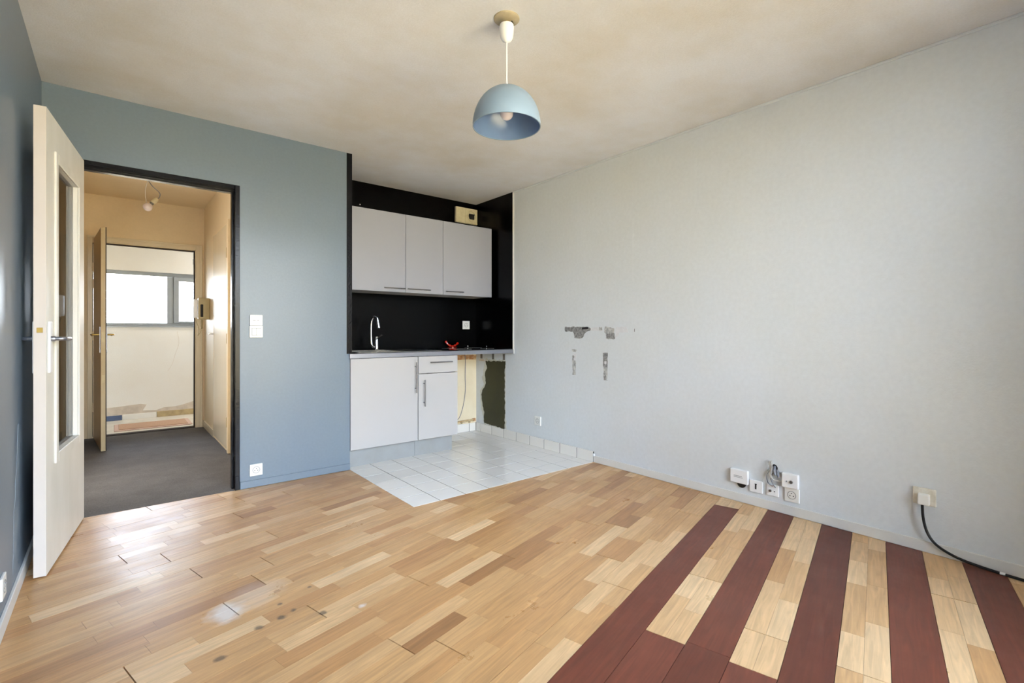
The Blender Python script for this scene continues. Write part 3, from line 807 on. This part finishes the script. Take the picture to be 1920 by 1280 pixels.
# door mat in the corridor
dm = thing('door_mat', 'brown coir doormat with pale border outside the entrance door', 'doormat', (-2.76, 3.28, 0))
O = tuple(dm.location)
MB(O).box(-3.12, -2.40, 3.05, 3.52, .0005, .010, .003).build('mat_border', M['mat_edge'], dm)
MB(O).box(-3.08, -2.44, 3.09, 3.48, .010, .016, .002).build('coir_pile', M['mat'], dm)

# ---------------------------------------------------------------- kitchenette
YF = -0.004        # front face of the base doors
def bar_handle(p0, p1, out, mat, parent, o, r=.005, name='handle'):
    p0, p1, out = Vector(p0), Vector(p1), Vector(out)
    d = (p1-p0).normalized()
    h = MB(o); h.tube([p0+out, p1+out], r, 10, 1)
    for k in (.14, .86):
        q = p0.lerp(p1, k); h.tube([q, q+out], r*.8, 8, 1)
    return h.build(name, M[mat], parent, smooth=True)
c1 = thing('base_cabinet', 'wide white base cabinet with one door below the tap', 'cabinet', (-1.37, .3, 0), 'white base cabinets under the worktop')
O = tuple(c1.location)
f = MB(O)
f.box(-1.669, -1.653, YF+.019, .56, .146, .877).box(-1.088, -1.072, YF+.019, .56, .146, .877).box(-1.653, -1.088, YF+.019, .56, .146, .162).box(-1.653, -1.088, .548, .56, .162, .877)
f.build('carcass', M['carcass'], c1)
dr = MB(O).box(-1.668, -1.0745, YF, YF+.018, .149, .875, .0015).build('door', M['lam_white'], c1)
bar_handle((-1.101, YF, .565), (-1.101, YF, .83), (0, -.03, 0), 'dark_steel', dr, O)
MB(O).box(-1.669, -1.072, .062, .078, .001, .146).build('kickboard', M['kick'], c1)
c2 = thing('base_cabinet', 'narrow white base cabinet with a drawer over a door', 'cabinet', (-.87, .3, 0), 'white base cabinets under the worktop')
O = tuple(c2.location)
f = MB(O)
f.box(-1.070, -1.054, YF+.019, .56, .146, .877).box(-.682, -.666, YF+.019, .56, .146, .877).box(-1.054, -.682, YF+.019, .56, .146, .162).box(-1.054, -.682, .548, .56, .162, .877)
f.build('carcass', M['carcass'], c2)
dw = MB(O).box(-1.0685, -.667, YF, YF+.018, .727, .875, .0015).build('drawer', M['lam_white'], c2)
bar_handle((-.965, YF, .822), (-.738, YF, .822), (0, -.03, 0), 'dark_steel', dw, O)
dr = MB(O).box(-1.0685, -.667, YF, YF+.018, .149, .722, .0015).build('door', M['lam_white'], c2)
bar_handle((-1.018, YF, .44), (-1.018, YF, .672), (0, -.03, 0), 'dark_steel', dr, O)
MB(O).box(-1.070, -.688, .062, .078, .001, .146).build('kickboard', M['kick'], c2)

wt = thing('worktop', 'thin dark worktop with grey metal front edge spanning the kitchenette', 'worktop', (-.84, .3, .88))
O = tuple(wt.location)
# board with a cut-out for the sink
SX0, SX1, SY0, SY1 = -1.56, -.86, .10, .54
f = MB(O)
f.box(-1.668, SX0, -.012, YA-.005, .879, .915).box(SX1, -.011, -.012, YA-.005, .879, .915).box(SX0, SX1, -.012, SY0, .879, .915).box(SX0, SX1, SY1, YA-.005, .879, .915)
f.build('board', M['worktop'], wt)
MB(O).box(-1.680, -.011, -.018, -.012, .879, .916, .0015).build('front_edge', M['alu'], wt, label='grey metal front edge')
MB(O).box(-.011, -.001, -.018, -.0115, .870, .920, .001).build('end_cap', M['base_white'], wt, label='white end cap')
sk = thing('sink', 'stainless steel inset sink in the left half of the worktop', 'sink', (-1.2, .32, .9))
O = tuple(sk.location)
f = MB(O)
f.box(SX0-.03, SX1+.06, SY0-.045, SY0+.004, .9155, .9215, .001).box(SX0-.03, SX1+.06, SY1-.004, SY1+.03, .9155, .9215, .001)
f.box(SX0-.03, SX0+.004, SY0+.004, SY1-.004, .9155, .9215, .001).box(SX1-.28, SX1+.06, SY0+.004, SY1-.004, .9155, .9215, .001)
f.build('rim', M['steel'], sk)
f = MB(O)
bx0, bx1 = SX0+.004, SX1-.28
f.box(bx0, bx0+.002, SY0+.004, SY1-.004, .77, .916).box(bx1-.002, bx1, SY0+.004, SY1-.004, .77, .916)
f.box(bx0, bx1, SY0+.004, SY0+.006, .77, .916).box(bx0, bx1, SY1-.006, SY1-.004, .77, .916).box(bx0, bx1, SY0+.004, SY1-.004, .768, .77)
f.build('bowl', M['steel'], sk)
hobt = thing('ceramic_hob', 'flush black glass hob in the right part of the worktop', 'hob', (-.36, .28, .915))
O = tuple(hobt.location)
MB(O).box(-.665, -.03, -.010, .56, .9155, .923, .002, 2).build('glass_top', M['glass_black'], hobt)
for (x, y, r) in ((-.50, .17, .09), (-.20, .17, .07), (-.50, .42, .07), (-.20, .42, .09)):
    f = MB(O); f.lathe([(r, 0), (r, .0004), (r-.003, .0004), (r-.003, 0)], (x, y, .923), 'z', 40, False)
    f.build('heating_ring', M['grey_mark'], hobt)
# tap
tp = thing('kitchen_tap', 'chrome mixer tap with tall arched spout behind the sink', 'tap', (-1.245, .47, .9215))
O = tuple(tp.location); tx, ty, tz = O
MB(O).lathe([(.027, 0), (.027, .008), (.020, .012), (.020, .12), (.018, .125), (.0, .126)], (tx, ty, tz), 'z', 24).build('body', M['chrome'], tp, smooth=True)
MB(O).tube([(tx-.012, ty, tz+.03), (tx-.04, ty-.01, tz+.035), (tx-.055, ty-.01, tz+.07), (tx-.057, ty-.01, tz+.20), (tx-.052, ty-.015, tz+.27), (tx-.035, ty-.03, tz+.305), (tx-.014, ty-.05, tz+.29)], .011, 14).build('spout', M['chrome'], tp, smooth=True)
MB(O).tube([(tx-.014, ty-.05, tz+.295), (tx-.008, ty-.053, tz+.25), (tx-.002, ty-.057, tz+.205)], [.010, .013, .015], 14, 1).build('spray_head', M['chrome'], tp, smooth=True)
MB(O).tube([(tx, ty-.02, tz+.11), (tx+.015, ty-.04, tz+.13), (tx+.035, ty-.055, tz+.14)], .006, 10).build('lever', M['chrome'], tp, smooth=True)
# red ornament
ro = thing('red_ornament', 'small shiny red crescent-shaped ornament at the foot of the black wall', 'ornament', (-.33, .62, .9235))
O = tuple(ro.location)
pts = [(-.405, .625, .985), (-.39, .615, .962), (-.365, .61, .945), (-.335, .61, .938), (-.305, .61, .945), (-.28, .615, .958), (-.262, .625, .968)]
f = MB(O)
for i, p in enumerate(pts):
    f.ball(p, .014 if i % 2 == 0 else .011, (1, .9, 1), 12)
f.tube(pts, .009, 8)
f.tube([(-.335, .61, .938), (-.335, .61, .9235)], .008, 8, 1)
f.build('crescent', M['red'], ro, smooth=True)
MB(O).lathe([(.05, 0), (.05, .003), (.045, .005)], (-.345, .60, .9235), 'z', 24).build('foot', M['red'], ro, smooth=True)

# wall cabinets
def wall_cab(x0, x1, hx0, hx1, label):
    c = thing('wall_cabinet', label, 'cabinet', ((x0+x1)/2, .48, 1.455), 'pale grey wall cabinets over the worktop')
    O = tuple(c.location)
    yb = YA-.006
    f = MB(O)
    f.box(x0, x0+.016, .319, yb, 1.456, 2.168).box(x1-.016, x1, .319, yb, 1.456, 2.168).box(x0+.016, x1-.016, .319, yb, 1.456, 1.472).box(x0+.016, x1-.016, .319, yb, 2.152, 2.168).box(x0+.016, x1-.016, yb-.006, yb, 1.472, 2.152)
    f.build('carcass', M['carcass'], c)
    d = MB(O).box(x0+.0015, x1-.0015, .300, .318, 1.452, 2.170, .0015).build('door', M['lam_grey'], c)
    bar_handle((hx0, .30, 1.486), (hx1, .30, 1.486), (0, -.026, 0), 'dark_steel', d, O)
wall_cab(-1.645, -1.036, -1.255, -1.050, 'left wall cabinet of the three, next to the black upright')
wall_cab(-1.036, -.637, -1.025, -.79, 'narrow middle wall cabinet of the three')
wall_cab(-.637, -.047, -.615, -.415, 'right wall cabinet of the three, under the vent')

# vent
vt = thing('extractor_vent', 'cream square extractor vent high on the black kitchen wall', 'vent', (-.143, YA, 2.27))
O = tuple(vt.location)
f = MB(O); yv = YA-.004
f.box(-.284, -.006, yv-.028, yv, 2.268, 2.437, .003)
f.build('housing', M['plastic_old'], vt)
MB(O).box(-.165, -.010, yv-.034, yv-.028, 2.272, 2.433, .002).build('grille_cover', M['plastic_old'], vt)
MB(O).lathe([(.062, 0), (.062, -.006), (.055, -.012), (.047, -.012), (.045, -.002)], (-.088, yv-.034, 2.352), 'y', 32, False).build('outlet_ring', M['plastic_old'], vt, smooth=True)
MB(O).box(-.130, -.058, yv-.049, yv-.035, 2.318, 2.372, .004).build('opening', M['dark'], vt, label='dark vent opening')
MB(O).box(-.132, -.056, yv-.052, yv-.046, 2.366, 2.374).build('flap_teeth', M['dark'], vt)
# dots: screws
for i, (x, y, z, lab) in enumerate(((-1.33, YA-.004, 2.285, 'tiny white screw on the black wall above the left wall cabinet'), (-.115, YA-.004, .935, 'tiny white screw on the black wall, nearer the corner'), (-.02, YA-.004, .935, 'x'))):
    if i == 2: continue
    s_ = MB((x, y, z)).lathe([(.006, 0), (.006, -.003), (.002, -.005)], (x, y, z), 'y', 10).build('screw', M['plastic'], loc=(x, y, z))
    tag(s_, lab, 'screw')
# right wall screw and the cables below
s_ = MB((-.004, .45, .935)).lathe([(.006, 0), (.006, -.003), (.002, -.005)], (-.004, .45, .935), 'x', 10).build('screw', M['plastic'], loc=(-.004, .45, .935))
tag(s_, 'tiny white screw on the right black wall of the kitchenette', 'screw')
pp = thing('capped_pipe', 'painted capped pipe low in the corner of the empty appliance bay', 'pipe', (-.3, .62, .11))
O = tuple(pp.location)
MB(O).tube([(-.66, .630, .112), (-.30, .630, .118), (-.06, .630, .124)], .011, 12, 1).build('tube', M['pipe'], pp, smooth=True)
MB(O).tube([(-.06, .630, .124), (-.03, .630, .125)], .016, 12, 1).build('cap', M['brick'], pp, smooth=True)
for x in (-.20, -.1): MB(O).box(x-.008, x+.008, .622, YA, .10, .105).build('clip', M['pipe'], pp)
cb_ = MB((-.15, .64, .8)).tube([(-.165, .644, .878), (-.150, .643, .80), (-.152, .643, .60), (-.150, .643, .45), (-.175, .643, .30), (-.23, .643, .16), (-.32, .643, .13)], .0035, 8).build('grey_cable', M['wire_grey'], smooth=True, loc=(-.15, .64, .8))
tag(cb_, 'thin grey cable hanging down the cream wall beside the base cabinet', 'cable')

# ---------------------------------------------------------------- sockets and switches
def socket(label, loc, face, w=.082, mat='plastic', well=True, group=None, name='wall_socket'):
    """face 'y': on a wall facing -y; 'x': on the right wall facing -x; 'l': on left wall facing +x"""
    o = thing(name, label, 'socket', loc, group, {'y': 0, 'x': -PI/2, 'l': PI/2}[face])
    h = w/2
    MB().box(-h, h, -.010, 0, -h, h, .003, 2).build('plate', M[mat], o)
    if well:
        MB().lathe([(.024, 0), (.024, -.0015), (.021, -.0015), (.020, .003)], (0, -.010, 0), 'y', 28, False).build('rim', M['grey_mark'], o, smooth=True)
        MB().lathe([(.020, 0), (.0, -.0001)], (0, -.0103, 0), 'y', 24).build('well', M['plastic'], o)
        MB().tube([(0, -.010, .011), (0, -.016, .011)], .003, 8, 1).build('earth_pin', M['dark_steel'], o)
        for s1 in (-1, 1):
            MB().lathe([(.0032, 0), (.0, -.0002)], (s1*.0095, -.0106, -.004), 'y', 10).build('contact_hole', M['dark'], o)
    return o
socket('white wall socket on the blue wall near the floor, right of the black frame', (-2.343, 0, .121), 'y')
socket('white socket on the black kitchen wall under the wall cabinets', (-.141, YA-.004, 1.165), 'y', .090)
socket('white socket low on the right wall beside the tiled skirting', (0, -.372, .247), 'x', .084)
socket('rightmost lower white socket of the cluster above the right skirting', (0, -2.609, .123), 'x', .082)
socket('white socket at the far left edge on the blue wall near the skirting', (XL, -1.262, .165), 'l', .080)
# empty plates of the cluster
def plate(label, y, z, w, h, dep, name, cat):
    o = thing(name, label, cat, (0, y, z), None, -PI/2)
    MB().box(-w/2, w/2, -dep, 0, -h/2, h/2, .004, 2).build('plate', M['plastic_white'], o)
    return o
o = plate('deep white junction box at the left end of the socket cluster', -2.299, .165, .112, .086, .022, 'junction_box', 'box')
MB().box(-.032, .02, -.0235, -.022, .002, .005).box(-.032, .026, -.0235, -.022, -.006, -.0035).build('embossed_line', M['grey_mark'], o)
f = MB(); f.lathe([(.028, 0), (.028, -.010), (.020, -.014)], (.012, -.0005, -.043), 'y', 24)
f.build('cable_knockout', M['rubber'], o, smooth=True)
o = plate('small white telephone socket, second from left in the cluster', -2.401, .123, .080, .076, .010, 'telephone_socket', 'socket')
MB().box(-.004, .004, -.0112, -.010, -.016, .018).box(-.006, .006, -.0112, -.010, .012, .018).build('slot', M['dark'], o)
o = plate('white aerial socket below the loose wires', -2.500, .124, .072, .070, .010, 'aerial_socket', 'socket')
MB().lathe([(.008, 0), (.008, -.006), (.004, -.006)], (-.012, -.010, -.004), 'y', 16).build('aerial_jack', M['dark_steel'], o, smooth=True)
MB().lathe([(.003, 0), (.003, -.003)], (.012, -.010, -.004), 'y', 10).build('screw', M['dark'], o)
o = plate('deep white box above the lower right socket of the cluster', -2.603, .208, .090, .084, .026, 'junction_box', 'box')
MB().lathe([(.009, 0), (.009, -.007), (.004, -.007)], (.010, -.026, -.004), 'y', 16).build('aerial_jack', M['dark_steel'], o, smooth=True)
MB().lathe([(.003, 0), (.003, -.003)], (-.016, -.026, -.004), 'y', 10).build('screw', M['dark'], o)
# loose wires
lw = thing('loose_wires', 'tangle of loose white and grey wires coming out of the right wall', 'wires', (0, -2.50, .27))
O = tuple(lw.location)
MB(O).lathe([(.022, 0), (.022, -.003)], (0, -2.505, .262), 'x', 16).build('hole', M['dark'], lw)
MB(O).tube([(0, -2.49, .275), (-.02, -2.492, .30), (-.03, -2.498, .26), (-.028, -2.492, .22), (-.02, -2.51, .195), (-.012, -2.545, .19), (-.004, -2.56, .195)], .003, 8).build('wire', M['wire_white'], lw, smooth=True)
MB(O).tube([(0, -2.50, .28), (-.02, -2.50, .305), (-.035, -2.508, .27), (-.03, -2.500, .225), (-.02, -2.505, .20)], .003, 8).build('wire', M['wire_white'], lw, smooth=True)
MB(O).tube([(0, -2.48, .24), (-.02, -2.47, .21), (-.022, -2.48, .17), (-.016, -2.505, .15)], .0025, 8).build('wire', M['wire_grey'], lw, smooth=True)
MB(O).tube([(0, -2.50, .23), (-.015, -2.492, .19), (-.014, -2.52, .145)], .0025, 8).build('wire', M['wire_grey'], lw, smooth=True)
MB(O).tube([(0, -2.51, .27), (-.025, -2.515, .25), (-.028, -2.525, .225)], [.008, .011, .006], 8, 1).build('connector', M['wire_grey'], lw, smooth=True)
MB(O).tube([(0, -2.52, .25), (-.02, -2.535, .235), (-.018, -2.54, .215)], [.006, .009, .006], 8, 1).build('connector', M['wire_grey'], lw, smooth=True)
# plug socket with black cable
M['plate_grubby'] = pmat('grubby_white_plastic', (222, 219, 208), 0.4, var=0.7, vscale=30, var_col=(190, 184, 166))
ps_ = thing('power_socket', 'grubby white double plate with a plugged-in adaptor, right part of right wall', 'socket', (0, -3.218, .274), None, -PI/2)
MB().box(-.045, .045, -.012, 0, -.042, .042, .004, 2).build('plate', M['plate_grubby'], ps_)
MB().box(-.022, .024, -.040, -.012, -.036, .018, .005, 2).build('plug', M['plastic'], ps_)
cbl = MB((0, -3.3, .05)).tube([(-.030, -3.214, .240), (-.030, -3.217, .18), (-.028, -3.228, .12), (-.028, -3.250, .075), (-.028, -3.285, .045), (-.030, -3.345, .022), (-.032, -3.41, .012), (-.036, -3.48, .0075), (-.045, -3.56, .007), (-.05, -3.75, .007), (-.06, -4.1, .007)], .0062, 10).build('power_cable', M['rubber'], smooth=True, loc=(0, -3.3, .05))
tag(cbl, 'black power cable running from the plug down to the skirting', 'cable')
MB((0, -3.3, .05)).tube([(-.0365, -3.487, .0078), (-.0385, -3.505, .0078)], .0070, 10, 1).build('tape_band', M['plastic_white'], cbl, smooth=True, label='small white band')

# light switches on the blue wall
t1 = thing('wall_thermostat', 'upper white plate with two small marks on blue wall beside door frame', 'switch', (-2.343, 0, 1.171))
MB().box(-.041, .041, -.012, 0, -.037, .038, .004, 2).build('plate', M['plastic_white'], t1)
MB().box(-.030, .032, -.014, -.012, -.026, .028, .002).build('cover', M['plastic'], t1)
MB().box(-.022, -.004, -.0148, -.014, -.003, .0005).box(.004, .018, -.0148, -.014, -.003, .0005).build('mark', M['grey_mark'], t1)
t2 = thing('light_switch', 'lower white double light switch on blue wall beside door frame', 'switch', (-2.343, 0, 1.091))
MB().box(-.043, .043, -.010, 0, -.042, .042, .004, 2).build('plate', M['plastic'], t2)
MB().box(-.027, -.001, -.0145, -.010, -.024, .022, .002).build('rocker', M['plastic_white'], t2)
MB().box(.001, .027, -.0135, -.010, -.024, .022, .002).build('rocker', M['plastic_white'], t2)
MB().box(-.029, .029, -.0106, -.010, -.026, .024).build('rocker_gap', M['grey_mark'], t2)

# ---------------------------------------------------------------- pendant lamp
px_, py_ = -1.744, -2.08
pl = thing('pendant_lamp', 'blue-grey dome pendant lamp hanging from the ceiling', 'lamp', (px_, py_, 2.5))
O = tuple(pl.location)
MB(O).lathe([(.058, 0), (.058, -.004), (.050, -.008), (.0, -.0085)], (px_, py_, 2.5), 'z', 32).build('ceiling_plate', M['rose'], pl, smooth=True)
MB(O).tube([(px_, py_, 2.492), (px_+.012, py_, 2.482), (px_+.008, py_+.004, 2.468), (px_, py_, 2.465)], .0035, 8).build('hook', M['brass'], pl, smooth=True)
MB(O).tube([(px_+.02, py_-.01, 2.492), (px_+.028, py_-.012, 2.475), (px_+.018, py_-.006, 2.455)], .004, 8).build('wire', M['rubber'], pl, smooth=True)
MB(O).lathe([(.028, 2.468), (.031, 2.470), (.033, 2.462), (.032, 2.435), (.029, 2.415), (.022, 2.402), (.010, 2.394), (.004, 2.392)], (px_, py_, 0), 'z', 28).build('canopy', M['plastic_white'], pl, smooth=True)
MB(O).tube([(px_, py_, 2.395), (px_, py_, 2.20)], .0032, 8, 1).build('cord', M['plastic_white'], pl, smooth=True)
MB(O).lathe([(.003, 2.215), (.006, 2.20), (.008, 2.185)], (px_, py_, 0), 'z', 16).build('cord_grip', M['plastic_white'], pl, smooth=True)
R_ = .153; zr = 2.013; hh = .176
prof = []
for i in range(25):
    a_ = PI/2*(1-i/24)
    prof.append((max(R_*math.cos(a_)**.94, .006) if i else .006, zr + hh*math.sin(a_)))
outer = prof
inner = [(max(r-.003, .004), z-.003 if i < 24 else z) for i, (r, z) in enumerate(outer)]
sh = MB(O); sh.lathe(outer, (px_, py_, 0), 'z', 56)
for fc in [q for q in sh.bm.faces if len(q.verts) > 4]: sh.bm.faces.remove(fc)
shade = sh.build('lamp_shade', M['shade_out'], pl, smooth=True)
si = MB(O); si.lathe(inner, (px_, py_, 0), 'z', 56)
for fc in [q for q in si.bm.faces if len(q.verts) > 4]: si.bm.faces.remove(fc)
si.build('shade_lining', M['shade_in'], pl, smooth=True)
MB(O).lathe([(R_-.0035, zr), (R_-.0035, zr-.002), (R_+.0005, zr-.002), (R_+.0005, zr)], (px_, py_, 0), 'z', 56, False).build('shade_rim', M['shade_out'], pl, smooth=True)
MB(O).lathe([(.019, 2.185), (.019, 2.12), (.016, 2.115)], (px_, py_, 0), 'z', 20).build('lamp_holder', M['plastic_white'], pl, smooth=True)
MB(O).ball((px_, py_, 2.073), .030, (1, 1, 1), 24).lathe([(.026, 2.085), (.014, 2.118)], (px_, py_, 0), 'z', 24).build('bulb', M['bulb'], pl, smooth=True)
